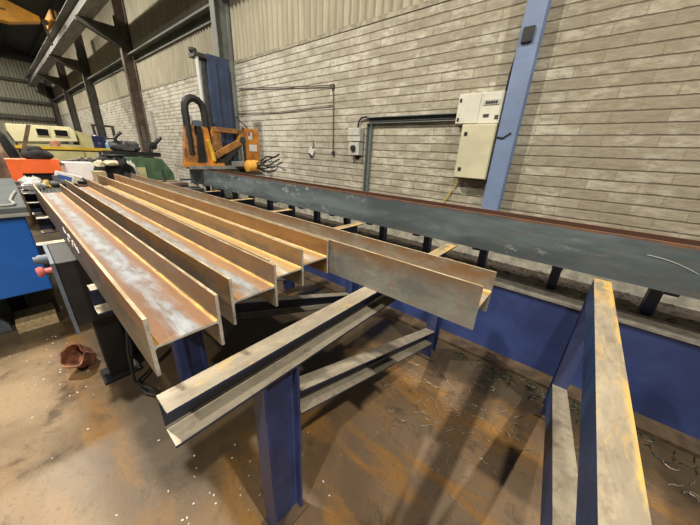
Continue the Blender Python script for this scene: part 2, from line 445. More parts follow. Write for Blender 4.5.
w = corrugated('y', -9, 4.3, 0, 7.6, -38.1, .03, .2).build('wall_left', M['clad_end'], origin=(0, 0, 0), smooth=True); struct(w)
# roof rising from the eaves
def roof():
    m = MB(); m.prism([(4.6, 8.0), (-9, 10.6), (-9, 10.75), (4.6, 8.15)], lambda p, q, t: (t, p, q), -38.4, 6)
    for k in range(9):
        y = 3.6-1.5*k; z = 8.0+(4.6-y)*2.6/13.6
        m.box(-38.2, 6, y, y+.08, z-.2, z)
    return m
struct(roof().build('ceiling', M['roof'], origin=(0, 0, 8)))
# dark gable band over the end wall cladding
struct(MB().box(-38.15, -37.95, -9, 4.3, 7.6, 10.2).build('trim_1', M['roof']))
struct(MB().prism([(WY-.012, 3.70), (WY+.02, 3.70), (WY+.02, 3.775), (WY, 3.77)], lambda p, q, t: (t, p, q), -38.0, 6).build('trim_2', M['mortar']))

# sheeting rails
for z0, lab in ((4.93, 'long dark steel rail across the pale corrugated sheeting above the brick wall'),):
    for i, (xa, xb, bay) in enumerate(((-37.7, -29.86, 'farthest bay by the end wall'), (-29.54, -22.66, 'second bay from the end wall'), (-22.34, -15.06, 'bay left of the brown column'), (-14.74, -7.76, 'bay between the brown and grey columns'))):
        poly = [(WY-.01, z0), (WY-.23, z0), (WY-.23, z0-.05), (WY-.215, z0-.05), (WY-.215, z0-.015), (WY-.025, z0-.015), (WY-.025, z0-.22), (WY-.01, z0-.22)]
        tag(MB().prism(poly, lambda p, q, t: (t, p, q), xa, xb).build('sheeting_rail', M['rail']),
            'dark steel rail across the pale corrugated sheeting, ' + bay, 'rail', 'rails on the back wall sheeting')
for z0, lab in ((6.25, 'upper dark rail across the corrugated end wall, under the crane'), (4.75, 'middle dark rail across the corrugated end wall'), (3.55, 'lowest thick dark rail across the end wall above the cream cabin')):
    h = .3 if z0 < 4 else .2
    tag(MB().prism([(-37.99, z0), (-37.78, z0), (-37.78, z0-h), (-37.82, z0-h), (-37.82, z0-.03), (-37.99, z0-.03)], lambda p, q, t: (p, t, q), -8.5, 4.0).build('sheeting_rail', M['col_dark']), lab, 'rail', 'rails on the end wall')

# ------------------------------------------------------------------ columns
def column(x, w, d, y0, z1, mat, label):
    o = thing('steel_column', (x, y0+d/2, 0), label, 'column', 'steel columns along the brick wall')
    MB().prism(ibeam(w, d, .02, .014, .02), lambda p, q, t: (x+p, y0+d/2+q, t), .02, z1).build('shaft', mat, o)
    MB().box(x-w/2-.05, x+w/2+.05, y0-.04, WY-.005, 0, .02).build('base_plate', M['dark_grey'], o)
    return o
c = column(-.93, .205, .17, WY-.18, 6.5, M['col_blue'], 'light blue steel column beside the beige electrical boxes')
MB().box(-1.0, -.89, WY-.21, WY-.181, 3.02, 3.16).build('clip', M['black'], c)
MB().tube([(-1.03, WY-.19, 2.05), (-.96, WY-.19, 2.04), (-.88, WY-.19, 2.1)], .009, 6).build('wire_tie', M['black'], c)
column(-7.6, .21, .36, WY-.37, 8.0, M['col_grey'], 'grey green steel column behind the blue drill mast')
for x, mat, lab in ((-14.9, 'col_brown', 'brown rusted steel column left of the blue drill mast'), (-22.5, 'col_dark', 'dark steel column second left of the grey one, beyond the green machine'), (-29.7, 'col_dark', 'dark steel column third from the end of the brick wall'), (-37.6, 'col_dark', 'dark corner column where the brick wall meets the end wall')):
    c = column(x, .26, .36, WY-.37, 8.0, M[mat], lab)
    if x > -37:
        # crane bracket
        m = MB(); m.prism([(WY-.37, 5.73), (2.82, 5.73), (2.82, 5.6), (WY-.37, 5.1)], lambda p, q, t: (t, p, q), x-.09, x+.09)
        m.build('crane_bracket', M['col_dark'], c)
    if x == -14.9:
        for z in (3.25, 4.35):
            MB().box(x-.25, x-.135, WY-.37, WY-.35, z, z+.04).build('cleat', M['col_dark'], c)

# ------------------------------------------------------------------ crane runway and crane
rw = thing('crane_runway_beam', (-15, 3.07, 5.735), 'long grey crane runway beam on brackets, running along the wall at top left', 'crane beam')
MB().prism(ibeam(.42, .6, .03, .02, .03), lambda p, q, t: (t, 3.07+p, 6.035+q), -37.5, 5).build('girder', M['girder'], rw)
MB().box(-37.5, 5, 3.03, 3.11, 6.335, 6.39).build('crane_rail', M['dark_grey'], rw)
cr = thing('overhead_crane', (-20, 2, 6.1), 'amber overhead travelling crane bridge under the dark roof, top left corner', 'crane')
MB().prism([(-8, 6.15), (1.6, 6.15), (2.55, 6.45), (2.55, 6.62), (1.5, 6.95), (-8, 6.95)], lambda p, q, t: (t, p, q), -20.35, -19.85).build('bridge_girder', M['crane'], cr)
MB().box(-21.2, -18.9, 2.8, 3.25, 6.391, 6.75).build('end_carriage', M['crane'], cr)
MB().box(-20.2, -20.0, 2.5, 2.85, 6.45, 6.6).build('link_beam', M['dark_grey'], cr)
for k in range(3):
    MB().box(-18.91+.001*k, -18.88, 2.85+.14*k, 2.92+.14*k, 6.43, 6.75).build('black_stripe', M['black'], cr)
MB().box(-19.84, -19.80, -8, 1.6, 6.52, 6.56).build('stiffener', M['col_dark'], cr)
MB().tube([(-19.6, 2.6, 6.42), (-19.58, 2.63, 6.0), (-19.62, 2.66, 5.6)], .05, 8).build('festoon_cable', M['conduit'], cr)

# ------------------------------------------------------------------ transfer support frames
ARM_Z = 1.09
def support_frame(mat):
    x = 0.
    o = thing('steel_support_frame', (x, 1.2, 0), 'x', 'support frame', 'blue steel support frames under the beams')
    sec = channel(.084, .138, .012, .009)
    # top arm runs along y
    MB().prism(sec, lambda p, q, t: (x+p, t, ARM_Z-.069+q), .11, 2.25).build('arm', mat, o)
    # post near the free end, web along y
    MB().prism(ibeam(.084, .165, .012, .01, .008), lambda p, q, t: (x+p, .475+q, t), .015, ARM_Z-.138).build('post', M['post'], o)
    MB().box(x-.06, x+.06, .375, .575, 0, .014).build('base_plate', M['skirt'], o)
    # leg at the conveyor end
    MB().prism(ibeam(.084, .13, .012, .01, .008), lambda p, q, t: (x+p, 2.18+q, t), .015, ARM_Z-.138).build('leg', M['post'], o)
    MB().box(x-.08, x+.09, 2.08, 2.28, 0, .014).build('foot_plate', M['skirt'], o)
    # sloping brace between post and leg
    y0, z0, y1, z1 = .565, .81, 2.115, .30
    L = math.hypot(y1-y0, z1-z0); ux, uz = (y1-y0)/L, (z1-z0)/L
    def br(p, q, t):
        return (x+p, y0+(y1-y0)*t - 0*q, z0-.0675+(z1-z0)*t+q)
    MB().prism(sec, br, 0, 1).build('brace', mat, o)
    return o
frames_x = [.243, -.728, -1.71, -2.72, -3.68, -4.65, -5.55, -6.50]
labs = ['blue steel support frame on the right, tan top worn gold along one edge',
        'blue steel support frame in the middle foreground, free arm end pointing left',
        'support frame just beyond the front beam ends, its pale arm end under the leftmost beam',
        'support frame whose arm end shows beside the black button box',
        'support frame with its arm end showing just behind the black button box',
        'support frame beyond the black button box, its arm end beside the grey cabinet top',
        'support frame under the far beam ends in front of the orange red box',
        'farthest support frame, under the orange red box and the clutter']
for i, x in enumerate(frames_x):
    if i == 0: o = support_frame(M['support_gold'])
    elif i == 1: o = support_frame(M['support']); src = o
    else: o = copy_tree(src)
    o.location = (x, 1.2 if i < 3 else (1.09 if i == 3 else 1.15), 0); o['label'] = labs[i]

# ------------------------------------------------------------------ the five H sections
def hbeam(name, x_end, x_far, yc, mat, label, w=.212, h=.203, tf=.011, tw=.008):
    sec = ibeam(h, w, tf, tw, .010)      # p = flange direction (z), q = across (y)
    zc = ARM_Z+h/2+.0005
    o = MB().prism([(p, q) for p, q in sec], lambda p, q, t: (t, yc+q, zc+p), x_far, x_end).build(name, mat, origin=(x_end, yc, ARM_Z))
    return tag(o, label, 'steel beam', 'rusty steel H beams lying on the supports')
G = 'rusty steel H beams lying on the supports'
def beam_thing(x_end, x_far, yc, mat, label):
    t = thing('steel_beam', (x_end, yc, ARM_Z), label, 'steel beam', G)
    h, w = .203, .212
    zc = ARM_Z+h/2+.0005
    MB().prism(ibeam(h, w, .011, .008, .010), lambda p, q, s: (s, yc+q, zc+p), x_far, x_end).build('section', mat, t)
    return t
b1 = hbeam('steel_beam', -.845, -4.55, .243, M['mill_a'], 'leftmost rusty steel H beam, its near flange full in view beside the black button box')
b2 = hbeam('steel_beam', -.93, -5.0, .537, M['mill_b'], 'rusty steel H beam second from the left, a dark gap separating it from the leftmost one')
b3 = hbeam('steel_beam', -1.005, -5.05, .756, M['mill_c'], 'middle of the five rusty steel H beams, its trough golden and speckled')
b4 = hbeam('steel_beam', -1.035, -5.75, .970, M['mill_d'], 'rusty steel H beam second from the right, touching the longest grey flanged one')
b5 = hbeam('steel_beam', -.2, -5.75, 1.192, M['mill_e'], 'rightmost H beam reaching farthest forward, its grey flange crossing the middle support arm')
# scrawl of white paint marker on the outer flange of the leftmost beam
ch = MB(); yy = .243-.106-.0012
for k in range(9):
    xs = -2.45+.055*k; zz = ARM_Z+.125+.018*math.sin(k*2.3)
    ch.tube([(xs, yy, zz), (xs+.025, yy, zz+.03*math.cos(k*1.7)), (xs+.045, yy, zz-.012*math.sin(k))], .003, 5)
c = ch.build('marker_scrawl', M['chalk'], None, origin=(-.845, .243, ARM_Z)); c.parent = b1; c.location = (0, 0, 0)
c['label'] = 'white paint marker scrawl'

# ------------------------------------------------------------------ conveyor, big beam on it
W0, BZ = 2.5, 1.035
sec = ibeam(.31, .255, .016, .010, .014)
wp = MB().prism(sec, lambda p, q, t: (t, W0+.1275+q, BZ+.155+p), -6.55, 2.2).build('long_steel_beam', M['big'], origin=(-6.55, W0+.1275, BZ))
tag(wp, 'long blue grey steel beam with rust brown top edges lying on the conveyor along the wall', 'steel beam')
sc_ = MB(); pts = [(.42+.02*k, W0-.0008, 1.245-.00042*(k**2)) for k in range(13)]
sc_.tube(pts, .0022, 5)
s_ = sc_.build('scratch', M['carriage'], None, origin=(-6.55, W0+.1275, BZ)); s_.parent = wp; s_.location = (0, 0, 0)
s_['label'] = 'long pale curved scratch'

cv = thing('conveyor_frame', (-2, 2.9, 0), 'long blue conveyor frame with dusty grey top flange and brown skirt beside the brick wall', 'conveyor')
x0, x1 = -7.4, 2.4
MB().box(x0, x1, 2.615, 2.635, .03, .705).build('side_plate', M['frame_plate'], cv)
MB().box(x0, x1, 2.60, 2.76, .705, .727).build('top_flange', M['dusty_flange'], cv)
MB().box(x0, x1, 2.45, 2.80, 0, .03).build('bottom_flange', M['skirt'], cv)
MB().box(x0, x1, 2.762, 3.60, .69, .728).build('deck', M['deck'], cv)
MB().box(x0, x1, 3.45, 3.47, .03, .69).build('side_plate', M['frame_plate'], cv)
MB().prism([(3.25, .728), (3.29, .728), (3.29, .90), (3.40, .90), (3.40, .93), (3.25, .93)], lambda p, q, t: (t, p, q), x0, x1).build('guard_rail', M['pale_rail'], cv)
# bearer stands
st = None
for i in range(14):
    x = .615-.61*i
    if i == 0:
        st = thing('bearer_stand', (x, 2.9, .728), 'x', 'bearer stand', 'navy bearer stands under the long beam')
        MB().box(x-.035, x+.035, 2.86, 2.94, .729, 1.0).build('post', M['stub'], st)
        MB().box(x-.035, x+.035, 2.56, 2.94, 1.0, 1.034).build('bearer', M['stub'], st)
        o = st
    else: o = copy_tree(st)
    o.location.x = x
    o['label'] = ['rightmost', 'second', 'third', 'fourth', 'fifth', 'sixth', 'seventh', 'eighth', 'ninth', 'tenth', 'eleventh', 'twelfth', 'thirteenth', 'fourteenth'][i] + ' navy bearer stand ' + ('' if i == 0 else 'from the right ') + 'under the long blue grey beam'

# ------------------------------------------------------------------ wall services
eb = thing('distribution_box', (-1.345, WY, 2.215), 'cream white electrical distribution box above the taller beige cabinet', 'electrical box')
y1 = WY-.002
MB().box(-1.625, -1.065, WY-.13, y1, 2.215, 2.575).build('body', M['box_white'], eb, bevel=.006)
MB().box(-1.618, -1.335, WY-.142, WY-.131, 2.222, 2.568).build('door', M['box_white'], eb, bevel=.003)
for z in (2.27, 2.5): MB().box(-1.60, -1.575, WY-.150, WY-.143, z-.02, z+.02).build('lock', M['black'], eb)
MB().box(-1.29, -1.10, WY-.139, WY-.131, 2.43, 2.49).build('breaker_window', M['switch_grey'], eb)
for k in range(5): MB().box(-1.265+.03*k, -1.245+.03*k, WY-.150, WY-.140, 2.447, 2.472).build('breaker', M['dark_grey'], eb)
MB().box(-1.27, -1.20, WY-.136, WY-.131, 2.29, 2.325).build('switch', M['dark_grey'], eb)
MB().box(-1.125, -1.085, WY-.136, WY-.131, 2.265, 2.31).build('switch', M['dark_grey'], eb)
lb = thing('control_cabinet', (-1.28, WY, 1.52), 'tall beige electrical cabinet with two square black locks left of the blue column', 'electrical box')
MB().box(-1.50, -1.065, WY-.17, y1, 1.52, 2.205).build('body', M['box_beige'], lb, bevel=.006)
MB().box(-1.492, -1.073, WY-.184, WY-.171, 1.53, 2.196).build('door', M['box_beige'], lb, bevel=.004)
for z in (1.64, 2.09): MB().box(-1.45, -1.41, WY-.192, WY-.185, z-.022, z+.022).build('lock', M['black'], lb)
tag(MB().tube([(-1.46, WY-.03, 1.52), (-1.49, WY-.025, 1.42), (-1.56, WY-.02, 1.28), (-1.66, WY-.02, 1.1)], .009, 6).build('yellow_cable', M['cable_yellow']), 'thin yellow cable hanging from the beige cabinet down the wall', 'cable')
tag(MB().tube([(-1.085, WY-.03, 2.576), (-1.08, WY-.04, 2.75), (-1.06, WY-.03, 3.0), (-1.06, WY-.03, 3.9)], .012, 6).build('black_cable', M['rubber']), 'thin black cable rising from the cream box along the blue column', 'cable')
tr = thing('cable_tray', (-2.4, WY, 2.3), 'galvanised cable tray with a horizontal run to the cream box and a drop', 'cable tray')
def chan(m, a, b, fn):
    for lo, hi, d in ((0, .012, .06), (.012, .088, .008), (.088, .1, .06)):
        fn(m, a, b, lo, hi, d)
m = MB(); chan(m, -3.21, -1.635, lambda m, a, b, lo, hi, d: m.box(a, b, WY-d-.002, WY-.002, 2.27+lo, 2.27+hi)); m.build('horizontal_run', M['tray'], tr)
m = MB(); chan(m, 1.05, 2.268, lambda m, a, b, lo, hi, d: m.box(-3.21+lo, -3.21+hi, WY-d-.002, WY-.002, a, b)); m.build('drop', M['tray'], tr)
m = MB()
for z in (2.30, 2.335): m.tube([(-3.19, WY-.025, z), (-1.64, WY-.025, z)], .012, 6)
m.build('cables', M['rubber'], tr)
iso = thing('isolator_switch', (-3.44, WY, 1.75), 'pale wall isolator with a black rotary knob, left of the cable tray', 'switch')
MB().box(-3.55, -3.31, WY-.13, y1, 1.75, 1.965).build('body', M['switch_grey'], iso, bevel=.008)
MB().lathe([(.055, 0), (.05, -.035), (.02, -.035)], (-3.43, WY-.13, 1.865), 14, 'y').build('knob', M['black'], iso)
MB().box(-3.47, -3.40, WY-.02, y1, 1.69, 1.75).build('cable_gland', M['black'], iso)
jb = thing('junction_box', (-3.46, WY, 1.97), 'pale grey junction box directly above the rotary isolator', 'electrical box')
MB().box(-3.60, -3.31, WY-.11, y1, 1.985, 2.205).build('body', M['switch_grey'], jb, bevel=.006)
MB().box(-3.59, -3.32, WY-.122, WY-.111, 2.08, 2.2).build('lid', M['switch_grey'], jb, bevel=.004)
MB().tube([(-3.42, WY-.04, 2.205), (-3.41, WY-.04, 2.31), (-3.35, WY-.04, 2.37), (-3.25, WY-.04, 2.38), (-3.15, WY-.035, 2.345)], .016, 8).build('cable_loop', M['rubber'], jb)
cd = thing('conduit', (-4.05, WY, 1.78), 'thin dark conduit running along the wall right of the mast, then dropping', 'conduit')
MB().tube([(-7.35, WY-.03, 3.17), (-4.1, WY-.03, 2.93)], .010, 6).build('run', M['conduit'], cd)
MB().tube([(-4.1, WY-.03, 2.93), (-4.06, WY-.03, 2.8), (-4.03, WY-.03, 1.80)], .011, 6).build('drop', M['conduit'], cd)
MB().box(-4.13, -4.05, WY-.05, y1, 2.88, 2.95).build('elbow', M['conduit'], cd)
MB().box(-4.06, -4.0, WY-.05, y1, 1.74, 1.80).build('end_box', M['dark_grey'], cd)
tag(MB().tube([(-7.9, WY-.02, 2.63), (-5.8, WY-.02, 2.57), (-4.1, WY-.02, 2.61)], .007, 6).build('wall_cable', M['conduit']), 'thin cable crossing the wall right of the blue mast below the conduit', 'cable')
pl = thing('hanging_padlock_tag', (-4.7, WY, 1.7), 'small white tag hanging from a nail on the brick wall', 'tag')
MB().tube([(-4.62, WY-.015, 2.0), (-4.62, WY-.03, 1.99), (-4.6, WY-.03, 1.9), (-4.64, WY-.03, 1.83)], .008, 5).build('cord', M['conduit'], pl)
MB().box(-.07, .07, -.012, .012, -.06, .06, Matrix.Translation((-4.66, WY-.03, 1.78)) @ Matrix.Rotation(.5, 4, 'Y')).build('tag_plate', M['sticker'], pl)
MB().box(-.05, .05, -.016, .016, -.02, .02, Matrix.Translation((-4.69, WY-.03, 1.71)) @ Matrix.Rotation(.5, 4, 'Y')).build('clip', M['dark_grey'], pl)
tag(MB().box(-14.1, -13.9, WY-.12, y1, 2.0, 3.0).build('wall_box', M['switch_grey'], bevel=.01), 'narrow pale box fixed to the brick wall beside the brown column', 'electrical box')

# ------------------------------------------------------------------ drilling machine
dm = thing('beam_drilling_machine', (-6.2, 2.9, 0), 'orange and navy beam drilling machine with a tall mast standing over the long beam', 'machine')
X = -6.0
MB().box(X-.62, X-.05, 2.95, 3.6, 0, 1.34).build('pedestal', M['carriage'], dm)
MB().box(X-.6, X+.15, 2.25, 3.75, 1.35, 1.41).build('carriage', M['carriage'], dm)
ma = MB().box(X-.42, X-.12, 2.95, 3.40, 1.41, 3.40).build('mast', M['mast_blue'], dm, bevel=.015)
for yv in (3.05, 3.28): MB().box(X-.12, X-.098, yv, yv+.06, 1.45, 3.30).build('mast_rib', M['mast_blue'], ma)
MB().box(X-.33, X-.14, 3.39, 3.42, 1.45, 3.2).build('cable_cover', M['black'], ma)
MB().box(X-.34, X-.18, 2.86, 2.949, 1.45, 3.299).build('slide', M['mast_grey'], dm)
MB().box(X-.34, X-.10, 2.72, 2.948, 3.30, 3.37).build('head_bracket', M['dark_grey'], dm)
MB().lathe([(.06, 0), (.07, .02), (.07, .06), (.04, .07)], (X-.2, 2.75, 3.371), 12).build('head_nut', M['dark_grey'], dm)
MB().lathe([(.034, 1.75), (.034, 3.30)], (X-.14, 2.78, 0), 12).build('lift_rod', M['chrome'], dm, smooth=True)
MB().lathe([(.05, 1.5), (.05, 1.9)], (X-.2, 2.80, 0), 12).build('lift_cylinder', M['mast_grey'], dm, smooth=True)
# energy chain loop: a hoop of links
hoop = [(X-.02, 2.385, 1.6), (X-.02, 2.385, 2.1), (X-.02, 2.385, 2.36)] + [(X-.02, 2.555-.17*math.cos(a), 2.40+.19*math.sin(a)) for a in [math.pi*k/9 for k in range(1, 9)]] + [(X-.02, 2.725, 2.36), (X-.02, 2.73, 1.95), (X-.02, 2.73, 1.6)]
MB().tube(hoop, .066, 8).build('hose_loop', M['rubber'], dm, smooth=True)
MB().box(X-.08, X+.02, 2.49, 2.66, 1.95, 2.22).build('valve_block', M['panel_grey'], dm)
MB().box(X-.05, X, 2.46, 2.55, 2.2, 2.3).build('coupling', M['sticker'], dm)
# orange front frame (trapezoid cheek, cross arm, struts, back panel)
MB().prism([(2.22, 1.44), (2.62, 1.44), (2.52, 2.12), (2.34, 2.15)], lambda p, q, t: (t, p, q), X-.1, X+.02).build('cheek_plate', M['orange_grime'], dm)
MB().prism([(2.47, 1.47), (2.63, 1.47), (2.60, 2.12), (2.52, 2.12)], lambda p, q, t: (t, p, q), X+.02, X+.06).build('dark_slot', M['black'], dm)
MB().prism([(2.66, 1.46), (2.80, 1.46), (2.72, 2.10), (2.62, 2.12)], lambda p, q, t: (t, p, q), X, X+.07).build('strut', M['orange'], dm)
MB().tube([(X+.10, 2.76, 1.5), (X+.10, 2.74, 1.68), (X+.10, 2.68, 1.88)], .04, 8).build('yellow_hose', M['yellow'], dm, smooth=True)
MB().box(X, X+.12, 2.18, 2.95, 1.385, 1.46).build('front_bar', M['orange'], dm)
m = MB()
m.box(X-.03, X+.08, 2.8, 3.48, 2.05, 2.14)
m.prism([(2.78, 1.66), (2.82, 1.54), (3.45, 1.86), (3.43, 1.98)], lambda p, q, t: (t, p, q), X-.03, X+.09)
m.box(X-.03, X+.06, 2.78, 2.98, 1.7, 2.06)
m.prism([(3.28, 1.85), (3.48, 1.85), (3.48, 2.06), (3.38, 2.06)], lambda p, q, t: (t, p, q), X-.03, X+.08)
m.build('swing_arm', M['orange_grime'], dm, bevel=.008)
MB().lathe([(.07, 0), (.07, .09)], (X+.02, 3.42, 1.93), 12, 'x').build('pivot', M['dark_grey'], dm)
MB().prism([(2.82, 1.42), (3.0, 1.42), (3.42, 1.82), (3.34, 1.86)], lambda p, q, t: (t, p, q), X-.02, X+.05).build('diagonal_brace', M['dark_grey'], dm)
MB().box(X-.05, X+.02, 2.9, 3.1, 1.41, 1.56).build('clamp', M['dark_grey'], dm)
MB().box(X-.02, X+.02, 3.47, 3.87, 1.42, 2.18).build('back_panel', M['orange'], dm, bevel=.006)
MB().box(X+.02, X+.05, 3.46, 3.50, 1.5, 2.19).build('panel_edge', M['dark_grey'], dm)
MB().box(X+.021, X+.026, 3.60, 3.70, 1.96, 2.10).build('sticker', M['sticker'], dm)
MB().box(X+.026, X+.029, 3.60, 3.65, 2.03, 2.10).build('sticker_print', M['sticker_red'], dm)
MB().box(X+.021, X+.026, 3.60, 3.80, 1.72, 1.86).build('sticker', M['sticker'], dm)
MB().box(X-.3, X+.3, 3.15, 3.45, 1.41, 1.50).build('slide_bed', M['carriage'], dm)
mo = MB().lathe([(.05, -.02), (.11, 0), (.125, .03), (.125, .24), (.08, .29), (.04, .33)], (X+.42, 3.28, 1.42), 16, 'y').build('motor', M['amber'], dm, smooth=True)
MB().box(X+.28, X+.56, 3.3, 3.55, 1.26, 1.31).build('motor_bracket', M['dark_grey'], dm)
MB().box(X+.0, X+.30, 3.34, 3.5, 1.28, 1.349).build('motor_arm', M['dark_grey'], dm)
rr = random.Random(3)
for k in range(9):
    y = 3.5+.03*k; p = [(X+.45+rr.uniform(-.1, .1), 3.45+rr.uniform(-.05, .1), 1.42+rr.uniform(-.05, .1))]
    for j in range(5):
        p.append((p[-1][0]+rr.uniform(-.02, .16), p[-1][1]+rr.uniform(.0, .12), max(1.3, p[-1][2]+rr.uniform(-.08, .09))))
    MB().tube(p, .016, 6).build('hydraulic_hose', M['rubber'] if k % 3 else M['mast_grey'], dm, smooth=True)
MB().tube([(X-.1, 3.42, 2.4), (X-.05, 3.5, 2.3), (X, 3.62, 2.18)], .01, 5).build('panel_wire', M['rubber'], dm)

# ------------------------------------------------------------------ left foreground: blue cabinet and button box
bc = thing('blue_machine_cabinet', (-5.5, -.6, 0), 'bright blue machine cabinet with a flat grey top at the left edge', 'cabinet')
MB().box(-6.3, -3.6, -1.3, .0, .44, 1.135).build('body', M['cab_blue'], bc, bevel=.01)
MB().box(-6.3, -3.58, -1.32, .03, 1.136, 1.21).build('top', M['cab_grey'], bc, bevel=.008)
MB().box(-3.58, -3.565, -1.32, .03, 1.136, 1.16).build('rim', M['cab_rim'], bc)
for xx in (-6.2, -4.6): 
    for yy in (-1.2, -.35): MB().box(xx, xx+.25, yy, yy+.12, 0, .44).build('leg', M['black'], bc)
tag(MB().tube([(-4.6, .0, 1.2225), (-4.2, -.035, 1.2225), (-3.95, -.05, 1.2225), (-3.72, -.03, 1.2225), (-3.66, -.045, 1.2225), (-3.64, -.09, 1.2225), (-3.66, -.2, 1.2225)], .011, 6).build('grey_cable', M['cab_rim'], smooth=True), 'pale grey cable looped on the grey cabinet top', 'cable')
bb = thing('button_box', (-2.5, .2, 0), 'black button box with grey and red buttons between blue cabinet and leftmost beam', 'control box')
MB().prism([(-2.665, .58), (-2.42, .56), (-2.42, 1.025), (-2.665, 1.09)], lambda p, q, t: (p, t, q), .045, .34).build('body', M['black'], bb, bevel=.005)
MB().prism([(-2.668, .53), (-2.415, .50), (-2.415, 1.03), (-2.668, 1.097)], lambda p, q, t: (p, t, q), .026, .044).build('face_plate', M['panel_grey'], bb)
MB().lathe([(.03, .015), (.03, -.03), (.022, -.03), (.022, -.05)], (-2.60, .012, 1.015), 14, 'y').build('button', M['panel_grey'], bb, smooth=True)
MB().lathe([(.018, .015), (.018, -.02), (.03, -.025), (.034, -.04), (.026, -.055)], (-2.50, .012, .965), 14, 'y').build('button', M['red'], bb, smooth=True)
MB().box(-2.60, -2.46, .12, .26, .02, .585).build('pillar', M['black'], bb)
MB().box(-2.625, -2.42, .07, .31, 0, .02).build('foot', M['black'], bb)
for k in range(2):
    tag(MB().tube([(-2.36+.03*k, .3, .6), (-2.33+.05*k, .27-.03*k, .3), (-2.28+.05*k, .22, .06), (-2.1+.1*k, .25+.08*k, .014), (-1.8+.05*k, .42+.05*k, .014), (-1.6, .5+.1*k, .014)], .011, 6).build('black_cable', M['rubber'], smooth=True),
        ['black cable from the button box, lower loop of two on the dark floor', 'black cable from the button box, upper loop of two on the dark floor'][k], 'cable', 'cables trailing from the button box')
pot = thing('crumpled_pot', (-2.78, .0, 0), 'crushed rusty red pot lying on the floor under the button box', 'pot')
R = Matrix.Translation((-2.78, .0, .11)) @ Matrix.Rotation(.75, 4, 'Y') @ Matrix.Rotation(.45, 4, 'X')
m = MB(); prof = [(.075, -.09), (.085, -.05), (.092, .02), (.10, .08), (.098, .10), (.088, .095), (.078, .0), (.06, -.07)]
m.lathe(prof, (0, 0, 0), 18)
rq = random.Random(5)
for v in m.bm.verts:
    v.co.x *= 1+.12*math.sin(v.co.z*60+v.co.y*30); v.co.y *= .8+.1*math.sin(v.co.x*70); v.co = R @ v.co
mn = min(v.co.z for v in m.bm.verts)
for v in m.bm.verts: v.co.z -= mn-.001
m.build('pot_wall', M['rust_pot'], pot, smooth=True)
tag(MB().box(-4.15, -3.78, -.32, -.045, .001, .085).build('wooden_board', M['timber']), 'tan wooden board lying on the floor under the blue cabinet', 'board')
m = MB().prism([(-.62, 0.001), (-.36, .001), (-.36, .06), (-.45, .26), (-.62, .26)], lambda p, q, t: (t, p, q), -3.95, -3.90); tag(m.build('steel_wedge', M['panel_grey']), 'grey steel wedge plate standing on the floor at the left edge under the cabinet', 'plate')

# ------------------------------------------------------------------ clutter at the far end of the beams
ob = thing('orange_red_box', (-6.75, .28, 1.09), 'bright orange red metal box on the far arms, a black heap on top', 'box')
m = MB(); 
m.prism([(.02, 1.135), (.14, 1.135), (.14, 1.255), (.50, 1.255), (.50, 1.16), (.57, 1.16), (.57, 1.44), (.02, 1.44)], lambda p, q, t: (t, p, q), -6.95, -6.55)
m.build('shell', M['orange_red'], ob)
MB().box(-6.93, -6.60, .145, .495, 1.135, 1.25).build('dark_opening', M['black'], ob)
MB().box(-6.95, -6.55, .02, .57, 1.441, 1.452).build('lid', M['orange_red'], ob)
MB().box(-6.9, -6.4, .02, .56, 1.091, 1.134).build('foot_rail', M['dark_grey'], ob)
hp = MB().blob((-6.75, .37, 1.505), .17, .165, .09, 3, .16).blob((-6.78, .36, 1.56), .11, .10, .09, 5, .12)
tag(hp.build('black_cloth_heap', M['cloth_black'], smooth=True), 'black cloth heap on top of the orange red box', 'cloth')
sp = tag(MB().box(-6.4, -5.35, .05, .55, 1.091, 1.10).build('steel_sheet', M['dark_grey']), 'dark steel sheet across the arms in front of the orange red box', 'sheet')
tag(MB().blob((-5.75, .17, 1.165), .13, .11, .10, 11, .3, 20, 12).build('plastic_bag', M['clear']), 'crumpled clear plastic bag in front of the orange red box', 'bag')
tag(MB().blob((-5.97, .285, 1.14), .09, .08, .065, 17, .45).build('yellow_rag', M['rag_yellow'], smooth=True), 'crumpled yellow rag beside the clear plastic bag', 'rag')
g = thing('grey_hand_tool', (-5.95, .42, 1.1), 'dark grey hand tool lying right of the yellow rag', 'tool')
MB().lathe([(.03, -.1), (.045, -.08), (.045, .06), (.03, .09)], (-5.95, .44, 1.146), 12, 'y').build('body', M['dark_grey'], g, smooth=True)
MB().box(-5.97, -5.93, .40, .46, 1.19, 1.27).build('handle', M['panel_grey'], g)
for k in range(7):
    bx, by = -5.5+.05*(k % 3), .13+.035*k
    b = MB().lathe([(.016, 0), (.016, .012), (.009, .012), (.009, .05)], (bx, by, 1.101), 6)
    tag(b.build('steel_bolt', M['carriage']), 'small steel bolt standing on the dark sheet with six like it', 'bolt', 'bolts on the dark sheet')
# sheet of boards carrying the white boxes
tag(MB().box(-7.7, -6.0, .66, 1.42, 1.30, 1.325).build('plywood_sheet', M['timber_dark']), 'brown plywood sheet lying on the arms beyond the beam ends under the white carton', 'board')
wb = thing('white_carton', (-6.9, .86, 1.325), 'larger white carton right of the orange red box', 'carton')
MB().box(-7.15, -6.7, .64, 1.0, 1.326, 1.60).build('body', M['white'], wb)
MB().box(-7.15, -6.7, .63, 1.01, 1.601, 1.61).build('lid', M['white'], wb)
w2 = thing('printed_carton', (-6.3, .62, 1.3), 'white carton with blue print and a cream picture leaning in front of the larger one', 'carton')
R2 = Matrix.Translation((-6.32, .60, 1.19)) @ Matrix.Rotation(-.35, 4, 'X')
MB().box(-.1, .1, -.15, .15, -.05, .07, R2).build('body', M['white'], w2)
MB().box(.101, .104, -.13, .02, -.04, .03, R2).build('blue_print', M['blue_print'], w2)
MB().box(.101, .104, .04, .12, -.04, .06, R2).build('picture', M['cloth_cream'], w2)
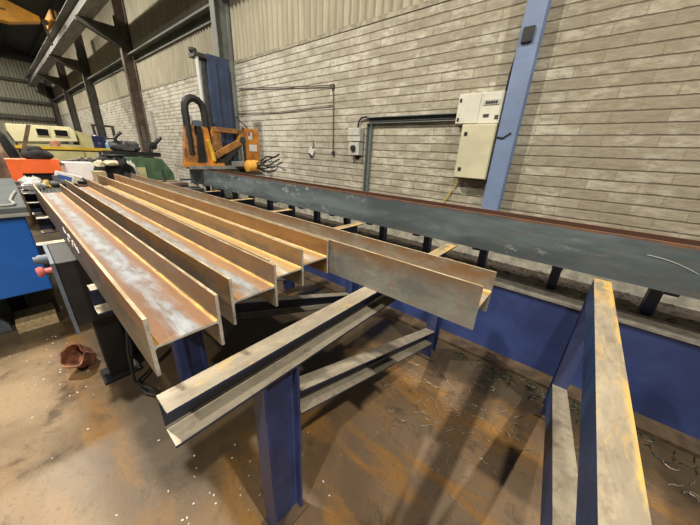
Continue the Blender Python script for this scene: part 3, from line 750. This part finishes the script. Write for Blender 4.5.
cb = MB().box(-6.5, -6.2, .92, 1.06, 1.326, 1.50).build('cardboard_box', M['card']); tag(cb, 'small tan cardboard box at the near corner of the white carton', 'box')
pn = thing('black_pan', (-5.98, .62, 1.3), 'small black pan sitting near the printed carton on a beam end', 'pan')
MB().lathe([(.05, 0), (.075, .01), (.08, .05), (.06, .05), (.02, .08), (.008, .10)], (-6.1, .74, 1.326), 14).build('bowl', M['black'], pn, smooth=True)
bh = MB().blob((-6.75, 1.28, 1.46), .32, .25, .27, 21, .3, 20, 12)
tag(bh.build('black_jacket', M['cloth_black'], smooth=True), 'black jacket thrown in a heap beside the cardboard box', 'jacket')
tag(MB().blob((-6.45, 1.2, 1.62), .09, .11, .055, 23, .3).build('cream_rag', M['cloth_cream'], smooth=True), 'cream rag lying on the front of the black jacket', 'rag')
tag(MB().blob((-6.5, 1.05, 1.60), .06, .08, .06, 29, .3).build('cream_glove', M['cloth_cream'], smooth=True), 'cream work glove left of the cream rag', 'glove')
tag(MB().blob((-6.15, 1.36, 1.385), .11, .08, .10, 31, .3).build('dark_toolbag', M['cloth_black'], smooth=True), 'small dark tool bag right of the black jacket', 'bag')
tag(MB().blob((-7.4, 1.25, 1.42), .2, .13, .14, 37, .3).build('grey_sheet_bundle', M['cloth_grey'], smooth=True), 'pale grey cloth bundle behind the black jacket', 'cloth')
m = MB()
for k in range(5): 
    a = 1.2*k; m.tube([(-6.7+.22*math.cos(t*.6+a)*(.6+.08*k), 1.30+.2*math.sin(t*.6+a)*(.6+.08*k), 1.70+.012*k) for t in range(9)], .011, 6)
tag(m.build('coiled_hose', M['rubber'], smooth=True), 'thin black coiled hose on the black jacket heap', 'hose')

# all of it stands on the arms, beyond the beam ends
for n_ in ('plywood_sheet', 'white_carton', 'cardboard_box', 'black_pan', 'black_jacket', 'cream_rag', 'cream_glove', 'dark_toolbag', 'grey_sheet_bundle', 'coiled_hose'):
    bpy.data.objects[n_].location.z -= 1.30-1.0915

# dark offcuts on the arm ends behind the rightmost H beam
tag(MB().box(-4.9, -4.62, 1.74, 1.95, 1.092, 1.15).box(-4.85, -4.7, 1.78, 1.92, 1.15, 1.17).build('steel_offcut', M['dark_grey'], bevel=.01), 'dark steel offcut on an arm end, right one of two behind the H beams', 'offcut')
tag(MB().box(-5.75, -5.5, 1.74, 2.05, 1.092, 1.15).build('steel_offcut', M['col_brown'], bevel=.01), 'dark brown steel offcut on an arm end, left one of two behind the H beams', 'offcut')
tag(MB().lathe([(.03, 0), (.03, .03), (.015, .04), (.013, .16), (.02, .2)], (-6.5, 1.98, 1.091), 10).build('steel_pin', M['dark_grey']), 'dark steel pin standing upright on the farthest arm', 'pin')

# green machine beside the wall
gm = thing('green_machine', (-9.2, 2.5, 0), 'dark green machine with black levers on top beside the brick wall, left of the drill', 'machine')
MB().prism([(1.75, 0), (3.0, 0), (2.95, 1.05), (2.72, 1.42), (1.9, 1.45), (1.75, 1.3)], lambda p, q, t: (t, p, q), -9.8, -8.8).build('body', M['green'], gm, bevel=.03)
MB().box(-9.7, -8.9, 1.7, 2.75, 1.46, 1.56).build('table', M['black'], gm)
MB().box(-8.795, -8.77, 1.9, 2.3, .9, 1.2).build('hatch', M['cream_dark'], gm)
MB().box(-8.795, -8.77, 2.4, 2.7, .85, 1.3).build('hatch', M['green'], gm)
MB().blob((-9.3, 2.1, 1.64), .3, .3, .16, 41, .3).build('vice', M['dark_grey'], gm, smooth=True)
MB().tube([(-9.2, 2.55, 1.5), (-9.2, 2.6, 1.75), (-9.2, 2.78, 1.8), (-9.2, 2.92, 1.95)], .045, 8).build('lever', M['black'], gm, smooth=True)
MB().tube([(-9.2, 2.0, 1.6), (-9.2, 1.9, 1.85), (-9.2, 2.05, 2.0)], .04, 8).build('lever', M['black'], gm, smooth=True)
MB().lathe([(.03, 0), (.09, .01), (.09, .05), (.03, .06)], (-8.9, 2.6, 1.72), 12, 'x').build('hand_wheel', M['black'], gm)
MB().tube([(-9.4, 2.62, 1.56), (-9.4, 2.6, 2.2)], .05, 8).build('column', M['col_dark'], gm)
tag(MB().blob((-8.3, 1.85, .5), .28, .2, .9, 51, .2).build('grey_waste_sack', M['cloth_grey'], smooth=True), 'pale grey sack standing left of the green machine', 'sack')

# yellow edged bench with things on it
yb = thing('yellow_rail_bench', (-10.2, 1.3, 0), 'long bench with a yellow front edge in front of the cream cabin', 'bench')
MB().box(-10.7, -10.0, .25, 2.5, 1.50, 1.58).build('bench_top', M['timber_dark'], yb)
MB().box(-9.999, -9.96, .25, 2.5, 1.535, 1.60).build('front_edge', M['yellow'], yb)
for xx in (-10.65, -10.1):
    for yy in (.3, 2.35): MB().box(xx, xx+.08, yy, yy+.08, 0, 1.5).build('leg', M['col_dark'], yb)
tag(MB().lathe([(.13, 0), (.14, .02), (.14, .15), (.135, .16), (.14, .17), (.14, .31), (.12, .33)], (-10.35, 1.80, 1.581), 16).build('blue_drum', M['drum'], smooth=True), 'dark blue drum standing on the yellow edged bench', 'drum')
sb = thing('light_blue_bottle', (-10.1, 1.92, 1.581), 'light blue plastic bottle on the yellow edged bench, right of the drum', 'bottle')
MB().lathe([(.055, 0), (.06, .02), (.06, .13), (.025, .17), (.022, .2)], (-10.1, 1.92, 1.581), 12).build('body', M['sky_blue'], sb, smooth=True)
MB().lathe([(.025, 0), (.025, .03)], (-10.1, 1.92, 1.782), 10).build('cap', M['white'], sb)
tag(MB().blob((-10.3, 2.1, 1.66), .1, .11, .1, 61, .25).build('salmon_rag', M['cloth_pink'], smooth=True), 'salmon coloured rag heap right of the light blue bottle', 'rag')
tb = tag(MB().lathe([(.05, 0), (.06, .01), (.065, .13), (.055, .14)], (-10.1, 2.24, 1.581), 12).build('white_tub', M['white'], smooth=True), 'small white tub at the right end of the yellow edged bench', 'tub')
tag(MB().blob((-10.3, .93, 1.65), .1, .09, .09, 63, .2).build('brown_rag', M['cloth_pink'], smooth=True), 'brownish pink rag at the left part of the yellow edged bench', 'rag')
for k in range(4):
    tag(MB().tube([(-10.6, .5+.1*k, 1.10+.02*k), (-8.0, 1.05+.12*k, 1.40)], .045, 10).build('grey_pipe', M['pipe'], smooth=True),
        ['grey pipe sloping in front of the yellow edged bench, leftmost of four', 'grey pipe sloping in front of the yellow edged bench, second of four from the left', 'grey pipe sloping in front of the yellow edged bench, third of four from the left', 'grey pipe sloping in front of the yellow edged bench, rightmost of four'][k], 'pipe', 'grey pipes by the bench')
pr_ = MB().box(-7.95, -7.8, .9, 1.6, 1.28, 1.295)
tag(MB().box(-8.1, -8.0, .9, 1.55, 0, 1.34).build('pipe_rest', M['col_dark']), 'dark steel rest holding up the near ends of the grey pipes', 'rest')
tag(MB().prism([(-9.92, -.27), (-9.83, -.27), (-9.83, -.20), (-9.92, -.20)], lambda p, q, t: (p, q+.80*t/2.03, t), .001, 2.03).build('brown_post', M['timber_dark']), 'leaning brown timber post in front of the cream cabin', 'post')
gc = thing('steel_cage_frame', (-12.8, 2.3, 0), 'dark open steel frame standing between the cream cabin and the brick wall', 'frame')
for xx, yy in ((-12.8, 2.12), (-12.8, 2.62)): MB().box(xx, xx+.08, yy, yy+.07, 0, 2.22).build('upright', M['col_dark'], gc)
MB().box(-12.8, -12.72, 2.12, 2.69, 2.221, 2.28).build('cross_bar', M['col_dark'], gc)
MB().box(-12.79, -12.73, 2.19, 2.62, 1.85, 1.9).build('cross_bar', M['col_dark'], gc)
# cream cabin
cc = thing('cream_cabin', (-16.5, 1.3, 0), 'cream machine cabin with two dark windows at the far end of the workshop', 'cabin')
MB().prism([(.45, 1.62), (2.12, 1.72), (2.1, 2.12), (2.0, 2.24), (.36, 2.20), (.36, 1.95)], lambda p, q, t: (t, p, q), -18, -16).build('body', M['cream'], cc, bevel=.02)
for (a, b, z0, z1) in ((1.06, 1.36, 1.88, 2.10), (1.53, 1.88, 1.90, 2.10)):
    f = MB().box(-15.999, -15.97, a-.03, b+.03, z0-.02, z1+.02).build('window_frame', M['cream'], cc)
    MB().box(-15.969, -15.96, a, b, z0, z1).build('pane', M['glass'], f)
MB().box(-18, -16.05, .5, 2.2, 0, 1.6).build('base', M['cream_dark'], cc)
MB().prism([(2.16, 0), (2.62, 0), (2.56, 2.0), (2.16, 2.12)], lambda p, q, t: (t, p, q), -17.6, -16.1).build('side_panel', M['cream_dark'], cc)
# dark things by the left edge
tag(MB().blob((-11.5, -.15, .6), .6, .55, 1.35, 71, .15).build('dark_tarpaulin_heap', M['cloth_black'], smooth=True), 'dark covered heap beyond the orange red box at the left edge', 'heap')
tag(MB().blob((-9.2, .02, .56), .4, .14, 1.0, 73, .2).build('brown_sack_pile', M['timber_dark'], smooth=True), 'brown sack pile behind the orange red box, left of the timber post', 'sack')

# ------------------------------------------------------------------ swarf and litter on the floor
def curls(n, cx, cy, sx, sy, seed, r0=.012, r1=.035, thick=.0022):
    m = MB(); q = random.Random(seed)
    for i in range(n):
        x, y = q.gauss(cx, sx), q.gauss(cy, sy); r = q.uniform(r0, r1); L = q.uniform(.02, .12); a = q.uniform(0, 6.28)
        if q.random() < .5:
            p = [(x+L*math.cos(a)*t/5+.004*math.sin(3*t), y+L*math.sin(a)*t/5+.006*math.cos(2*t), .004+.004*abs(math.sin(t+i))) for t in range(6)]
        else:
            p = [(x+r*math.cos(a+t*.7)*(1+.1*t), y+r*math.sin(a+t*.7), .004+.003*t*q.random()) for t in range(6)]
        m.tube(p, thick*q.uniform(.7, 1.6), 4)
    return m
m = curls(60, .05, 1.75, .25, .3, 4, .006, .018, .0016)
tag(stuff(m.build('metal_swarf', M['swarf'], origin=(0, 1.8, 0))), 'scattered bright metal swarf curls on the floor between the two front supports', 'swarf')
m = curls(200, -.5, 1.62, .2, .22, 9, .002, .006, .0016)
tag(stuff(m.build('metal_chips', M['swarf'], origin=(-.55, 1.7, 0))), 'fine bright metal chips on the pale floor patch behind the middle support brace', 'swarf')
m = curls(110, .2, 2.36, .45, .05, 12, .02, .05, .003)
tag(stuff(m.build('oily_swarf', M['swarf_dark'], origin=(.1, 2.35, 0))), 'dark oily swarf heaped along the foot of the blue conveyor frame', 'swarf')
m = curls(40, 1.1, 1.9, .25, .35, 15, .01, .03, .0016)
tag(stuff(m.build('loose_swarf', M['swarf'], origin=(1.1, 1.9, 0))), 'loose wiry swarf on the dark floor right of the gold topped support', 'swarf')
m = MB(); q = random.Random(21)
for i in range(34):
    x = q.gauss(-2.9, .5); y = q.gauss(-.16, .1); s = q.uniform(.002, .006)
    m.box(-s, s, -s*.6, s*.6, 0, .003, Matrix.Translation((x, y, .001)) @ Matrix.Rotation(q.uniform(0, 3), 4, 'Z'))
for i in range(60):
    x = q.gauss(-1.0, .3); y = q.gauss(.3, .25); s = q.uniform(.002, .006)
    m.box(-s, s, -s*.6, s*.6, 0, .003, Matrix.Translation((x, y, .001)) @ Matrix.Rotation(q.uniform(0, 3), 4, 'Z'))
tag(stuff(m.build('litter_flakes', M['chalk'], origin=(-2, 0, 0))), 'pale paint flakes and chips littering the bare floor at the left', 'litter')
m = MB(); q = random.Random(33)
for i in range(420):
    x = q.uniform(-3, 2.2); y = q.uniform(2.78, 3.22); r = q.uniform(.01, .03); a = q.uniform(0, 6)
    m.tube([(x+r*math.cos(a+t), y+r*math.sin(a+t), .733+.006*t*q.random()) for t in range(4)], .003, 3)
tag(stuff(m.build('deck_swarf', M['swarf_dark'], origin=(0, 3, .73))), 'dark swarf spread over the conveyor deck under the long beam', 'swarf')

# ------------------------------------------------------------------ light: warm white high bay lamps under the roof
def lamp(x, y, z, e, size=.5, col=(1, .92, .78), tgt=None):
    l = bpy.data.lights.new('high_bay_lamp', 'AREA'); l.shape = 'DISK'; l.size = size; l.energy = e; l.color = col
    o = bpy.data.objects.new('high_bay_lamp', l); COL.objects.link(o); o.location = (x, y, z)
    if tgt is not None: o.rotation_euler = (Vector(tgt)-Vector((x, y, z))).to_track_quat('-Z', 'Y').to_euler()
lamp(3.4, .2, 7.8, 640, .25)
lamp(-4.5, -.8, 8.0, 760, .35)
lamp(-13, -1.0, 8.0, 900)
lamp(-22, -1.0, 8.0, 900)
lamp(-31, -1.0, 8.0, 800)
lamp(1.0, -4.5, 8.0, 640, .3)
w = bpy.data.worlds.new('world'); bpy.context.scene.world = w; w.use_nodes = True
w.node_tree.nodes['Background'].inputs[0].default_value = (.95, .95, 1, 1)
w.node_tree.nodes['Background'].inputs[1].default_value = .06

# ------------------------------------------------------------------ camera (about 14 mm, eye height 1.75 m)
f, yaw, pitch, roll = 272.616, math.radians(-38.9627), math.radians(21.5165), math.radians(-2.94154)
fw = Vector((math.sin(yaw)*math.cos(pitch), math.cos(yaw)*math.cos(pitch), -math.sin(pitch)))
r = Vector((math.cos(yaw), -math.sin(yaw), 0)); d = fw.cross(r)
r2 = math.cos(roll)*r + math.sin(roll)*d; d2 = -math.sin(roll)*r + math.cos(roll)*d
cam = bpy.data.cameras.new('camera'); cam.sensor_width = 36; cam.lens = f/700*36; cam.clip_start = .05; cam.clip_end = 200
co = bpy.data.objects.new('camera', cam); COL.objects.link(co)
co.matrix_world = Matrix(((r2.x, -d2.x, -fw.x, 0), (r2.y, -d2.y, -fw.y, 0), (r2.z, -d2.z, -fw.z, 1.75), (0, 0, 0, 1)))
S = bpy.context.scene; S.camera = co
S.view_settings.view_transform = 'Standard'; S.view_settings.look = 'None'
S.view_settings.gamma = 1; S.view_settings.use_curve_mapping = False
S.view_settings.exposure = 0.0
